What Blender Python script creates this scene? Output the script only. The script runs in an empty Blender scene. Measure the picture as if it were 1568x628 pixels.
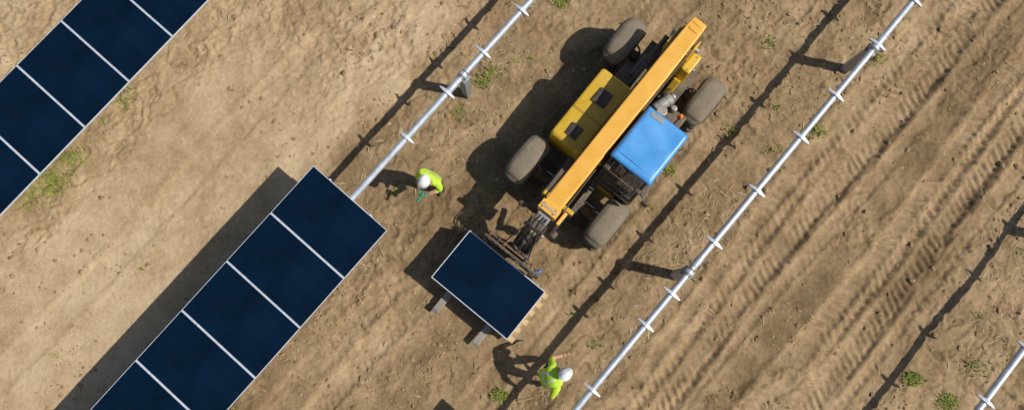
import bpy, bmesh, math, random
import numpy as np
from mathutils import Vector, Matrix, Euler
random.seed(7)
scene = bpy.context.scene
COL = scene.collection

# ------------------------------------------------------------------ frame of the site
ANG = math.radians(49.2)                      # direction of the tracker rows
D = (math.cos(ANG), math.sin(ANG))
N = (math.sin(ANG), -math.cos(ANG))
def ST(s, t):
    return (s*D[0]+t*N[0], s*D[1]+t*N[1])
def XY2ST(x, y):
    return (x*D[0]+y*D[1], x*N[0]+y*N[1])

# ------------------------------------------------------------------ node helpers
def new_mat(name):
    m = bpy.data.materials.new(name); m.use_nodes = True
    nt = m.node_tree
    b = nt.nodes["Principled BSDF"]
    return m, nt, b
def node(nt, t, **kw):
    n = nt.nodes.new(t)
    for k, v in kw.items():
        if k in n.inputs.keys(): n.inputs[k].default_value = v
        else: setattr(n, k, v)
    return n
def mixc(nt, fac, a, b, mode='MIX'):
    n = nt.nodes.new('ShaderNodeMix'); n.data_type = 'RGBA'; n.blend_type = mode
    def put(sock, v):
        if isinstance(v, (tuple, list)): sock.default_value = (*v[:3], 1)
        elif isinstance(v, (int, float)): sock.default_value = v
        else: nt.links.new(v, sock)
    put(n.inputs[0], fac); put(n.inputs[6], a); put(n.inputs[7], b)
    return n.outputs[2]
def math_n(nt, op, a, b=None, clamp=False):
    n = nt.nodes.new('ShaderNodeMath'); n.operation = op; n.use_clamp = clamp
    for i, v in enumerate((a, b)):
        if v is None: continue
        if isinstance(v, (int, float)): n.inputs[i].default_value = v
        else: nt.links.new(v, n.inputs[i])
    return n.outputs[0]
def ramp(nt, fac, stops):
    n = nt.nodes.new('ShaderNodeValToRGB')
    cr = n.color_ramp
    while len(cr.elements) < len(stops): cr.elements.new(0.5)
    for e, (p, c) in zip(cr.elements, stops):
        e.position = p; e.color = (*c, 1) if len(c) == 3 else c
    nt.links.new(fac, n.inputs[0])
    return n.outputs[0]
def noise(nt, vec, scale, detail=4, rough=0.55, dist=0.0):
    n = nt.nodes.new('ShaderNodeTexNoise')
    n.inputs['Scale'].default_value = scale; n.inputs['Detail'].default_value = detail
    n.inputs['Roughness'].default_value = rough; n.inputs['Distortion'].default_value = dist
    nt.links.new(vec, n.inputs['Vector'])
    return n.outputs['Fac']
DUST = (0.30, 0.22, 0.135)
def painted(name, col, rough=0.4, dust=0.35, metallic=0.0, scale=3.0, var=0.15, spec=0.5, dustcol=DUST):
    m, nt, b = new_mat(name)
    tc = node(nt, 'ShaderNodeTexCoord').outputs['Object']
    geo = node(nt, 'ShaderNodeNewGeometry')
    sep = node(nt, 'ShaderNodeSeparateXYZ'); nt.links.new(geo.outputs['Normal'], sep.inputs[0])
    n1 = noise(nt, tc, scale, 4, 0.6)
    n2 = noise(nt, tc, scale*9, 3, 0.65)
    s = math_n(nt, 'ADD', math_n(nt, 'MULTIPLY', n1, 0.65), math_n(nt, 'MULTIPLY', n2, 0.35))
    f = ramp(nt, s, [(0.40, (0, 0, 0)), (0.68, (1, 1, 1))])
    up = math_n(nt, 'MULTIPLY', math_n(nt, 'MAXIMUM', sep.outputs[2], 0.25), dust)
    fac = math_n(nt, 'MULTIPLY', f, up, True)
    fac = math_n(nt, 'ADD', fac, dust*0.18, True)
    cv = ramp(nt, n1, [(0.3, tuple(c*(1-var) for c in col)), (0.7, tuple(min(1, c*(1+var)) for c in col))])
    c = mixc(nt, fac, cv, dustcol)
    nt.links.new(c, b.inputs['Base Color'])
    b.inputs['Metallic'].default_value = metallic
    b.inputs['Specular IOR Level'].default_value = spec
    r = math_n(nt, 'ADD', math_n(nt, 'MULTIPLY', fac, 0.5), rough, True)
    nt.links.new(r, b.inputs['Roughness'])
    return m

M = {}
M['boom'] = painted('boom_yellow_paint', (0.80, 0.41, 0.045), 0.38, 0.24)
M['hood'] = painted('hood_yellow_paint', (0.62, 0.385, 0.014), 0.35, 0.30)
M['blue'] = painted('blue_roof_film', (0.055, 0.31, 0.70), 0.35, 0.16, scale=2.0)
M['black'] = painted('black_plastic', (0.018, 0.018, 0.018), 0.5, 0.35)
M['frame'] = painted('dark_chassis', (0.035, 0.032, 0.03), 0.55, 0.6)
M['fender'] = painted('dusty_fender', (0.135, 0.115, 0.085), 0.65, 0.9, scale=2.2, dustcol=(0.29, 0.225, 0.145))
M['rubber'] = painted('tyre_rubber', (0.045, 0.041, 0.036), 0.75, 0.85, scale=4, dustcol=(0.20, 0.15, 0.10))
M['rust'] = painted('rusty_steel', (0.16, 0.075, 0.035), 0.7, 0.5)
M['steel'] = painted('worn_steel', (0.33, 0.31, 0.28), 0.4, 0.45, 0.6)
M['chrome'] = painted('bare_steel', (0.6, 0.6, 0.6), 0.18, 0.05, 1.0)
M['galv'] = painted('galvanised_steel', (0.46, 0.51, 0.57), 0.42, 0.12, 0.35, scale=6, var=0.2)
M['galvd'] = painted('galvanised_post', (0.30, 0.33, 0.36), 0.5, 0.3, 0.4, scale=6, var=0.2)
M['alu'] = painted('aluminium_frame', (0.60, 0.64, 0.70), 0.35, 0.06, 0.2, scale=6)
M['greyp'] = painted('grey_engine_part', (0.26, 0.27, 0.27), 0.45, 0.3)
M['orange'] = painted('orange_beacon', (0.8, 0.20, 0.02), 0.25, 0.05)
M['white'] = painted('white_helmet_plastic', (0.80, 0.80, 0.78), 0.3, 0.04)
M['vest'] = painted('hi_vis_fabric', (0.52, 0.74, 0.05), 0.8, 0.14, scale=9, spec=0.2)
M['trous'] = painted('work_trousers', (0.035, 0.045, 0.065), 0.85, 0.25, scale=9, spec=0.2)
M['trous2'] = painted('work_trousers_tan', (0.16, 0.14, 0.10), 0.85, 0.25, scale=9, spec=0.2)
M['skin'] = painted('skin', (0.48, 0.26, 0.17), 0.55, 0.02, scale=12)
M['hair'] = painted('hair', (0.05, 0.03, 0.02), 0.7, 0.0)
M['glove'] = painted('green_glove', (0.03, 0.22, 0.12), 0.7, 0.1)
M['boot'] = painted('boots', (0.09, 0.06, 0.035), 0.7, 0.5)
M['refl'] = painted('reflective_strip', (0.65, 0.66, 0.66), 0.35, 0.03)
M['eye'] = painted('eye', (0.02, 0.015, 0.01), 0.2, 0.0)
M['blues'] = painted('blue_strap', (0.04, 0.18, 0.55), 0.5, 0.1)
M['card'] = painted('cardboard', (0.45, 0.33, 0.20), 0.85, 0.1)

def wood_mat():
    m, nt, b = new_mat('pallet_wood')
    tc = node(nt, 'ShaderNodeTexCoord').outputs['Object']
    mp = node(nt, 'ShaderNodeMapping'); mp.inputs['Scale'].default_value = (2, 18, 18)
    nt.links.new(tc, mp.inputs[0])
    n1 = noise(nt, mp.outputs[0], 3, 4, 0.6, 0.4)
    c = ramp(nt, n1, [(0.3, (0.30, 0.19, 0.09)), (0.55, (0.52, 0.36, 0.18)), (0.75, (0.62, 0.46, 0.26))])
    nt.links.new(c, b.inputs['Base Color']); b.inputs['Roughness'].default_value = 0.75
    return m
M['wood'] = wood_mat()

def pv_mat():
    m, nt, b = new_mat('photovoltaic_glass')
    tc = node(nt, 'ShaderNodeTexCoord').outputs['Object']
    n1 = noise(nt, tc, 1.1, 2, 0.5)
    mp = node(nt, 'ShaderNodeMapping'); mp.inputs['Scale'].default_value = (5, 0.6, 1)
    nt.links.new(tc, mp.inputs[0])
    n2 = noise(nt, mp.outputs[0], 1.6, 3, 0.55)
    base = ramp(nt, n1, [(0.3, (0.0006, 0.005, 0.014)), (0.7, (0.001, 0.011, 0.030))])
    dustf = math_n(nt, 'MULTIPLY', ramp(nt, n2, [(0.5, (0, 0, 0)), (0.8, (1, 1, 1))]), 0.008)
    base = mixc(nt, dustf, base, (0.25, 0.22, 0.18))
    nt.links.new(base, b.inputs['Base Color'])
    b.inputs['IOR'].default_value = 1.5
    r = math_n(nt, 'ADD', math_n(nt, 'MULTIPLY', n1, 0.06), 0.05)
    nt.links.new(r, b.inputs['Roughness'])
    b.inputs['Specular IOR Level'].default_value = 0.38
    return m
M['pv'] = pv_mat()
def glass_mat():
    m, nt, b = new_mat('cab_glass')
    tc = node(nt, 'ShaderNodeTexCoord').outputs['Object']
    n1 = noise(nt, tc, 4, 3, 0.6)
    c = ramp(nt, n1, [(0.35, (0.02, 0.025, 0.027)), (0.8, (0.10, 0.09, 0.075))])
    nt.links.new(c, b.inputs['Base Color'])
    b.inputs['Roughness'].default_value = 0.08
    b.inputs['Alpha'].default_value = 0.45
    return m
M['glass'] = glass_mat()

# ------------------------------------------------------------------ mesh helpers
def empty(name, loc=(0, 0, 0), rotz=0.0, parent=None):
    e = bpy.data.objects.new(name, None); COL.objects.link(e)
    e.location = loc; e.rotation_euler = (0, 0, rotz)
    e.empty_display_size = 0.2
    if parent: e.parent = parent
    return e
def obj(name, verts, faces, mat, parent=None, smooth=False, bevel=0.0, seg=2, loc=(0, 0, 0), rot=(0, 0, 0)):
    me = bpy.data.meshes.new(name)
    me.from_pydata([tuple(v) for v in verts], [], faces)
    bm = bmesh.new(); bm.from_mesh(me); bmesh.ops.recalc_face_normals(bm, faces=bm.faces); bm.to_mesh(me); bm.free()
    if smooth:
        for p in me.polygons: p.use_smooth = True
    mats = mat if isinstance(mat, (list, tuple)) else [mat]
    for mm in mats: me.materials.append(mm)
    o = bpy.data.objects.new(name, me); COL.objects.link(o)
    o.location = loc; o.rotation_euler = rot
    if parent: o.parent = parent
    if bevel > 0:
        md = o.modifiers.new('bevel', 'BEVEL'); md.width = bevel; md.segments = seg; md.limit_method = 'ANGLE'
        md.angle_limit = math.radians(35)
    return o
def box(name, c, size, mat, parent=None, bevel=0.01, rot=(0, 0, 0), seg=2):
    x, y, z = size[0]/2, size[1]/2, size[2]/2
    v = [(-x, -y, -z), (x, -y, -z), (x, y, -z), (-x, y, -z), (-x, -y, z), (x, -y, z), (x, y, z), (-x, y, z)]
    f = [(0, 3, 2, 1), (4, 5, 6, 7), (0, 1, 5, 4), (1, 2, 6, 5), (2, 3, 7, 6), (3, 0, 4, 7)]
    return obj(name, v, f, mat, parent, False, bevel, seg, c, rot)
def prism(name, pts, y0, y1, mat, parent=None, bevel=0.01, seg=2):
    """polygon in XZ extruded over y0..y1"""
    n = len(pts)
    v = [(p[0], y0, p[1]) for p in pts]+[(p[0], y1, p[1]) for p in pts]
    f = [tuple(range(n)), tuple(range(2*n-1, n-1, -1))]+[(i, i+n, (i+1) % n+n, (i+1) % n) for i in range(n)]
    return obj(name, v, f, mat, parent, False, bevel, seg)
def slab(name, pts, z0, z1, mat, parent=None, bevel=0.01, seg=2, loc=(0, 0, 0), rot=(0, 0, 0)):
    n = len(pts)
    v = [(p[0], p[1], z0) for p in pts]+[(p[0], p[1], z1) for p in pts]
    f = [tuple(range(n)), tuple(range(2*n-1, n-1, -1))]+[(i, i+n, (i+1) % n+n, (i+1) % n) for i in range(n)]
    return obj(name, v, f, mat, parent, False, bevel, seg, loc, rot)
def cyl(name, p0, p1, r0, mat, parent=None, r1=None, seg=20, bevel=0.0, smooth=True):
    if r1 is None: r1 = r0
    p0 = Vector(p0); p1 = Vector(p1); d = (p1-p0).normalized()
    a = d.orthogonal().normalized(); b = d.cross(a)
    v = []; f = []
    for (p, r) in ((p0, r0), (p1, r1)):
        for i in range(seg):
            th = 2*math.pi*i/seg
            v.append(p+a*math.cos(th)*r+b*math.sin(th)*r)
    for i in range(seg):
        j = (i+1) % seg
        f.append((i, j, j+seg, i+seg))
    f.append(tuple(range(seg-1, -1, -1))); f.append(tuple(range(seg, 2*seg)))
    o = obj(name, v, f, mat, parent, False, bevel or r0*0.08, 2)
    for p in o.data.polygons:
        if len(p.vertices) == 4: p.use_smooth = True
    return o
def pipe(name, pts, r, mat, parent=None, cyclic=False):
    cu = bpy.data.curves.new(name, 'CURVE'); cu.dimensions = '3D'
    sp = cu.splines.new('BEZIER'); sp.bezier_points.add(len(pts)-1)
    for bp, p in zip(sp.bezier_points, pts):
        bp.co = p; bp.handle_left_type = bp.handle_right_type = 'AUTO'
    sp.use_cyclic_u = cyclic
    cu.bevel_depth = r; cu.bevel_resolution = 3; cu.use_fill_caps = True
    cu.materials.append(mat)
    o = bpy.data.objects.new(name, cu); COL.objects.link(o)
    if parent: o.parent = parent
    return o
def lathe(name, prof, mat, parent=None, loc=(0, 0, 0), seg=48, closed=True, axis='Y', rot=(0, 0, 0)):
    v = []; f = []; n = len(prof)
    for i in range(seg):
        th = 2*math.pi*i/seg
        for (h, r) in prof:
            if axis == 'Y': v.append((r*math.cos(th), h, r*math.sin(th)))
            else: v.append((r*math.cos(th), r*math.sin(th), h))
    for i in range(seg):
        j = (i+1) % seg
        for k in range(n if closed else n-1):
            l = (k+1) % n
            f.append((i*n+k, i*n+l, j*n+l, j*n+k))
    return obj(name, v, f, mat, parent, True, 0, 2, loc, rot)
def rrect(x0, x1, y0, y1, r, n=5):
    pts = []
    for cx, cy, a0 in ((x1-r, y1-r, 0), (x0+r, y1-r, 90), (x0+r, y0+r, 180), (x1-r, y0+r, 270)):
        for i in range(n+1):
            a = math.radians(a0+90*i/n)
            pts.append((cx+r*math.cos(a), cy+r*math.sin(a)))
    return pts

# ------------------------------------------------------------------ ground
_rng = np.random.RandomState(11)
_lat = [_rng.rand(256, 256) for _ in range(14)]
def vn(x, y, k):
    L = _lat[k % 14]
    xi = np.floor(x).astype(int); yi = np.floor(y).astype(int)
    fx = x-xi; fy = y-yi
    fx = fx*fx*(3-2*fx); fy = fy*fy*(3-2*fy)
    a = L[xi % 256, yi % 256]; b = L[(xi+1) % 256, yi % 256]; c = L[xi % 256, (yi+1) % 256]; d = L[(xi+1) % 256, (yi+1) % 256]
    return (a*(1-fx)+b*fx)*(1-fy)+(c*(1-fx)+d*fx)*fy
def fbm(x, y, k, o=4, g=0.55):
    s = 0; a = 1; tot = 0
    for i in range(o):
        s = s+a*vn(x*2**i+13.7*i, y*2**i+5.1*i, k+i); tot += a; a *= g
    return s/tot
def sstep(a, b, x):
    q = np.clip((x-a)/(b-a), 0, 1); return q*q*(3-2*q)
# wheel tracks: centre t, half width, lug height, depth, lug pitch, seed
TRACKS = [(3.02, .31, .042, .05, .20, 1), (3.66, .36, .062, .075, .185, 2), (4.15, .16, .028, .03, .2, 3),
          (5.32, .33, .048, .06, .20, 4), (5.99, .36, .058, .075, .185, 5), (6.6, .2, .020, .03, .2, 6),
          (-1.55, .25, .022, .03, .2, 7), (-2.4, .25, .018, .02, .2, 8), (0.55, .25, .028, .03, .19, 9), (1.05, .2, .014, .02, .2, 6),
          (-5.6, .24, .005, .012, .2, 10), (-7.2, .28, .006, .016, .2, 11)]
def ground(s, t):
    """height, lightness, moist, straw, track"""
    s = np.asarray(s, float); t = np.asarray(t, float)
    z = 0.06*(fbm(s*.4, t*.4, 0, 3)-.5)
    rough = 0.30+0.70*sstep(.44, .60, fbm(s*.5+40, t*.5, 3, 3))
    left = sstep(-4.6, -5.4, t)*sstep(-9.0, -8.4, t)           # compacted lane between the panel rows
    smooth = left*sstep(2.5, -.5, s)
    rough = rough*(1-.75*smooth)
    tr = np.zeros_like(z); trd = np.zeros_like(z); lug_shade = np.zeros_like(z)
    for tc, hw, amp, dep, pit, sd in TRACKS:
        wob = .10*np.sin(s*.23+sd*1.7)+.06*np.sin(s*.61+sd)
        d = t-tc-wob
        inside = 1-sstep(hw*.75, hw*1.10, np.abs(d)+.10*(vn(s*3, t*3, sd+4)-.5))
        strong = 1.0 if amp > .03 else 0.0
        m = inside*sstep(.28-.10*strong, .50-.12*strong, fbm(s*.35+sd*9, t*.9, sd, 3))
        wear = sstep(.22, .60, fbm(s*1.6+sd*3, t*2.4, sd+6, 3))       # prints crumbled away in places
        side = np.where(d > 0, .5, 0)
        ph = (s+np.abs(d)*.50)/pit+side+.45*(vn(s*1.3, t*1.3, sd)-.5)+.35*(vn(s*6, t*6, sd+1)-.5)
        lug = sstep(-.45, .45, np.sin(2*np.pi*ph))
        lug = lug*(.45+.55*sstep(.0, .1, np.abs(d)))*(.45+.55*vn(s*4, t*4, sd+2))*(.25+.75*wear)
        z = z-dep*m+amp*m*lug
        lug_shade = np.maximum(lug_shade, m*(lug-.4)*min(1.3, amp/.05)*(.3+.7*wear))
        berm = np.exp(-((np.abs(d)-hw*1.25)/.07)**2)
        z = z+berm*dep*.7*(.2+1.1*vn(s*5, t*5, sd+1))
        tr = np.maximum(tr, m*min(1, amp/.034)*(.4+.6*wear))
        trd = np.maximum(trd, m*min(1, amp/.02))
    q = 1-.75*tr
    n8 = fbm(s*3.3, t*3.3, 4, 4, .6)
    z = z+q*rough*0.095*(n8-.5)
    lumps = fbm(s*7.5+9, t*7.5, 6, 3, .6)
    z = z+q*rough*0.19*np.maximum(lumps-.55, 0)
    # flaky, crusted soil: warped ridges with broken steps
    wx = s*2.2+1.2*fbm(s*1.5, t*1.5, 2, 2); wy = t*3.0+1.2*fbm(s*1.5+9, t*1.5, 5, 2)
    rid = 1-np.abs(2*fbm(wx, wy, 7, 3, .55)-1)
    crust = sstep(.40, .56, fbm(s*.45+90, t*.45+14, 10, 3))*(1-.9*smooth)
    cr = sstep(.86, .97, rid)
    z = z-q*crust*.030*cr
    plate = sstep(.46, .50, fbm(wx*.8+4, wy*.8, 9, 3, .55))
    z = z+q*crust*.022*plate
    z = z+q*rough*0.014*(vn(s*19, t*19, 2)-.5)
    # lightness
    lane_l = sstep(-4.2, -5.6, t)
    lig = .45+.22*lane_l+.10*sstep(7.0, 9.0, t)-.06*sstep(2.4, 3.0, t)*sstep(7.0, 6.4, t)-.05*sstep(-3.2, -2.2, t)*sstep(2.6, 1.8, t)*sstep(-3, -.5, s)
    lig = lig+.09*smooth
    lig = lig+.36*(fbm(s*.35+3, t*.7+8, 8, 3)-.5)+.06*trd+.17*lug_shade-.12*crust*cr+.05*crust*plate  # lug shading painted into the tone: crests lighter, gaps darker
    moist = sstep(.55, .78, fbm(s*.28+77, t*.8+31, 5, 4))
    moist = np.maximum(moist, 1.2*sstep(4.3, 4.5, t)*sstep(5.05, 4.85, t)*fbm(s*.8, t*2, 3, 3))
    rowd = np.minimum(np.minimum(np.abs(t-2.0), np.abs(t+3.7)), np.minimum(np.abs(t-8.0), np.abs(t+9.9)))
    straw = sstep(1.4, .3, rowd)*.8+.25
    straw = straw*sstep(.35, .6, fbm(s*.6+5, t*.6+5, 9, 3))
    straw = straw*(1-left*.8)*(1-.8*trd)
    far = sstep(40, 120, np.hypot(s, t))
    return z*(1-far), lig, moist, straw, trd
def coarse(edge, sign):
    out = []; x = edge; st = .06
    while abs(x) < 900:
        st *= 1.35; x += sign*st; out.append(x)
    return out
def axis_coords(a, b, st):
    f = list(np.arange(a, b, st))
    return np.array(sorted(coarse(f[0], -1))+f+coarse(f[-1], 1))
sa = axis_coords(-9.6, 13.8, .030); ta = axis_coords(-14.2, 10.6, .031)
S, T = np.meshgrid(sa, ta, indexing='ij')
Z, LIG, MOI, STR, TRD = ground(S, T)
X = S*D[0]+T*N[0]; Y = S*D[1]+T*N[1]
ns, ntt = S.shape
co = np.stack([X, Y, Z], -1).reshape(-1, 3).astype(np.float32)
idx = np.arange(ns*ntt).reshape(ns, ntt)
quads = np.stack([idx[:-1, :-1], idx[:-1, 1:], idx[1:, 1:], idx[1:, :-1]], -1).reshape(-1, 4)
me = bpy.data.meshes.new('ground')
me.vertices.add(len(co)); me.vertices.foreach_set('co', co.ravel())
me.loops.add(len(quads)*4); me.loops.foreach_set('vertex_index', quads.ravel().astype(np.int32))
me.polygons.add(len(quads)); me.polygons.foreach_set('loop_start', (np.arange(len(quads))*4).astype(np.int32))
me.polygons.foreach_set('loop_total', np.full(len(quads), 4, np.int32))
me.polygons.foreach_set('use_smooth', np.ones(len(quads), bool))
me.update(calc_edges=True); me.validate()
if me.polygons[0].normal.z < 0: me.flip_normals()
at = me.color_attributes.new('soil', 'FLOAT_COLOR', 'POINT')
colr = np.stack([LIG, MOI, STR, TRD], -1).reshape(-1).astype(np.float32)
at.data.foreach_set('color', colr)
g = bpy.data.objects.new('ground', me); COL.objects.link(g)
def soil_mat():
    m, nt, b = new_mat('bare_soil')
    tc = node(nt, 'ShaderNodeTexCoord').outputs['Object']
    a = node(nt, 'ShaderNodeAttribute'); a.attribute_name = 'soil'
    sep = node(nt, 'ShaderNodeSeparateColor'); nt.links.new(a.outputs['Color'], sep.inputs[0])
    lig, moi, stw = sep.outputs[0], sep.outputs[1], sep.outputs[2]
    n2 = noise(nt, tc, 1.7, 5, 0.62)
    n3 = noise(nt, tc, 10, 5, 0.70)
    n4 = noise(nt, tc, 70, 2, 0.7)
    v = math_n(nt, 'ADD', lig, math_n(nt, 'MULTIPLY', math_n(nt, 'SUBTRACT', n2, 0.5), 0.85))
    v = math_n(nt, 'ADD', v, math_n(nt, 'MULTIPLY', math_n(nt, 'SUBTRACT', n3, 0.5), 0.6))
    v = math_n(nt, 'ADD', v, math_n(nt, 'MULTIPLY', math_n(nt, 'SUBTRACT', n4, 0.5), 0.35))
    v = math_n(nt, 'SUBTRACT', v, math_n(nt, 'MULTIPLY', moi, 0.22), True)
    c = ramp(nt, v, [(0.05, (0.130, 0.086, 0.044)), (0.35, (0.235, 0.160, 0.084)), (0.6, (0.355, 0.250, 0.140)), (0.95, (0.51, 0.385, 0.24))])
    nt.links.new(c, b.inputs['Base Color'])
    b.inputs['Roughness'].default_value = 0.95
    b.inputs['Specular IOR Level'].default_value = 0.15
    hgt = math_n(nt, 'ADD', math_n(nt, 'MULTIPLY', n3, 1.0), math_n(nt, 'MULTIPLY', n4, 0.25))
    bp = node(nt, 'ShaderNodeBump', Strength=0.6, Distance=0.038)
    nt.links.new(hgt, bp.inputs['Height']); nt.links.new(bp.outputs[0], b.inputs['Normal'])
    return m
me.materials.append(soil_mat())
def gz(x, y):
    s, t = XY2ST(x, y)
    return float(ground(np.array([s]), np.array([t]))[0][0])

# ------------------------------------------------------------------ soil clods, straw, weeds (one object each)
rs = np.random.RandomState(5)
def merge_mesh(name, V, F, mat, smooth=False):
    me = bpy.data.meshes.new(name)
    V = np.asarray(V, np.float32); F = np.asarray(F, np.int32); k = F.shape[1]
    me.vertices.add(len(V)); me.vertices.foreach_set('co', V.ravel())
    me.loops.add(F.size); me.loops.foreach_set('vertex_index', F.ravel())
    me.polygons.add(len(F)); me.polygons.foreach_set('loop_start', (np.arange(len(F))*k).astype(np.int32))
    me.polygons.foreach_set('loop_total', np.full(len(F), k, np.int32))
    me.polygons.foreach_set('use_smooth', np.full(len(F), smooth, bool))
    me.update(calc_edges=True); me.materials.append(mat)
    o = bpy.data.objects.new(name, me); COL.objects.link(o); return o
bm = bmesh.new(); bmesh.ops.create_icosphere(bm, subdivisions=1, radius=1)
icoV = np.array([v.co[:] for v in bm.verts]); icoF = np.array([[v.index for v in f.verts] for f in bm.faces]); bm.free()
NCL = 16000
s = rs.uniform(-9.4, 13.5, NCL*3); t = rs.uniform(-14, 10.4, NCL*3)
z, lig, moi, stw, trd = ground(s, t)
dens = .12+.95*sstep(.5, .64, fbm(s*.8+50, t*.8, 1, 3))
dens = dens*np.where((t < -4.4) & (t > -9) & (s < 1), .35, 1)*(1-.7*trd)
keep = rs.rand(NCL*3) < dens
s, t, z = s[keep][:NCL], t[keep][:NCL], z[keep][:NCL]
n = len(s)
r = .008+.042*rs.rand(n)**5+.009*rs.rand(n)
jit = 1+.42*(rs.rand(n, len(icoV))-.5)*2
V = icoV[None]*jit[..., None]*(r[:, None, None])*np.stack([.6+.9*rs.rand(n), .6+.9*rs.rand(n), .45+.35*rs.rand(n)], -1)[:, None, :]
V[..., 0] += (s*D[0]+t*N[0])[:, None]; V[..., 1] += (s*D[1]+t*N[1])[:, None]; V[..., 2] += (z+r*.12)[:, None]
F = icoF[None]+(np.arange(n)*len(icoV))[:, None, None]
mclod, nt, b = new_mat('clod_soil')
tc = node(nt, 'ShaderNodeTexCoord').outputs['Object']
c = ramp(nt, noise(nt, tc, 3.5, 4, .7), [(.3, (.18, .118, .060)), (.5, (.28, .192, .105)), (.7, (.41, .30, .18))])
nt.links.new(c, b.inputs['Base Color']); b.inputs['Roughness'].default_value = .95; b.inputs['Specular IOR Level'].default_value = .1
merge_mesh('soil_clods', V.reshape(-1, 3), F.reshape(-1, 3), mclod)

NS = 7500
s = rs.uniform(-9.4, 13.5, NS*6); t = rs.uniform(-14, 10.4, NS*6)
z, lig, moi, stw, trd = ground(s, t)
keep = rs.rand(NS*6) < (stw**1.6*.9+.035)
s, t, z = s[keep][:NS], t[keep][:NS], z[keep][:NS]; n = len(s)
ln = .015+.11*rs.rand(n)**3; wd = .003+.0045*rs.rand(n); an = rs.rand(n)*2*np.pi
bx, by = s*D[0]+t*N[0], s*D[1]+t*N[1]
V = []
for k, (lf, dz) in enumerate(((-1, 0.004), (0, .018), (1, .006))):
    for sd in (-1, 1):
        V.append(np.stack([bx+np.cos(an)*ln*lf-np.sin(an)*wd*sd, by+np.sin(an)*ln*lf+np.cos(an)*wd*sd, z+dz+.012*rs.rand(n)], -1))
V = np.stack(V, 1)
q = np.array([[0, 2, 3, 1], [2, 4, 5, 3]])
F = q[None]+(np.arange(n)*6)[:, None, None]
mst, nt, b = new_mat('dry_straw')
tc = node(nt, 'ShaderNodeTexCoord').outputs['Object']
c = ramp(nt, noise(nt, tc, 5, 3, .6), [(.3, (.26, .19, .11)), (.55, (.48, .38, .23)), (.75, (.68, .57, .38))])
nt.links.new(c, b.inputs['Base Color']); b.inputs['Roughness'].default_value = .8
merge_mesh('straw_litter', V.reshape(-1, 3), F.reshape(-1, 4), mst)

tufts = []
big = [(-10.1, 2.85, .42, 380), (-10.6, 2.5, .45, 240), (-9.8, 3.3, .3, 180), (-.65, 5.07, .22, 130), (-.45, 5.3, .15, 50), (-1.23, 4.38, .24, 90), (1.14, 6.93, .18, 140),
       (8.53, -1.5, .16, 260), (9.26, -1.98, .2, 300), (6.82, 3.93, .22, 110), (5.82, 6.0, .2, 60), (5.85, 3.49, .2, 40), (-.26, -1.84, .14, 170),
       (3.5, 3.01, .12, 60), (8.25, 5.6, .2, 90), (-8.7, 4.63, .3, 80), (7.3, 4.6, .2, 30), (4.9, 3.9, .15, 30), (9.9, -1.2, .3, 60)]
for x, y, rr, nb in big: tufts.append((x, y, rr, nb))
for i in range(60):
    row = random.choice([2.0, 2.0, -3.7, 8.3, -9.9, 8.8])
    x, y = ST(random.uniform(-9, 13), row+random.gauss(0, .55)); tufts.append((x, y, random.uniform(.04, .12), random.randint(5, 20)))
for i in range(18):
    x, y = ST(random.uniform(-9, 13), random.uniform(-13, 10)); tufts.append((x, y, random.uniform(.03, .08), random.randint(4, 10)))
V = []; F = []
for x, y, rr, nb in tufts:
    z0 = gz(x, y)
    for k in range(nb):
        a = random.random()*6.283; q = rr*random.random()**.8; bx_, by_ = x+q*math.cos(a)*1.2, y+q*math.sin(a)
        h = random.uniform(.03, .10); az = random.random()*6.283; ben = random.uniform(.02, .09); w = random.uniform(.006, .013)
        dx, dy = math.cos(az), math.sin(az)
        i0 = len(V)
        V += [(bx_-dy*w, by_+dx*w, z0-.01), (bx_+dy*w, by_-dx*w, z0-.01),
              (bx_+dx*ben*.5-dy*w*.9, by_+dy*ben*.5+dx*w*.9, z0+h*.7), (bx_+dx*ben*.5+dy*w*.9, by_+dy*ben*.5-dx*w*.9, z0+h*.7),
              (bx_+dx*ben*1.3, by_+dy*ben*1.3, z0+h), (bx_+dx*ben*1.3+.001, by_+dy*ben*1.3, z0+h)]
        F += [(i0, i0+1, i0+3, i0+2), (i0+2, i0+3, i0+5, i0+4)]
mgr, nt, b = new_mat('weed_leaves')
tc = node(nt, 'ShaderNodeTexCoord').outputs['Object']
c = ramp(nt, noise(nt, tc, 6, 3, .6), [(.3, (.13, .18, .02)), (.55, (.24, .27, .04)), (.75, (.36, .35, .10))])
nt.links.new(c, b.inputs['Base Color']); b.inputs['Roughness'].default_value = .7
merge_mesh('weed_tufts', V, F, mgr)

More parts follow.
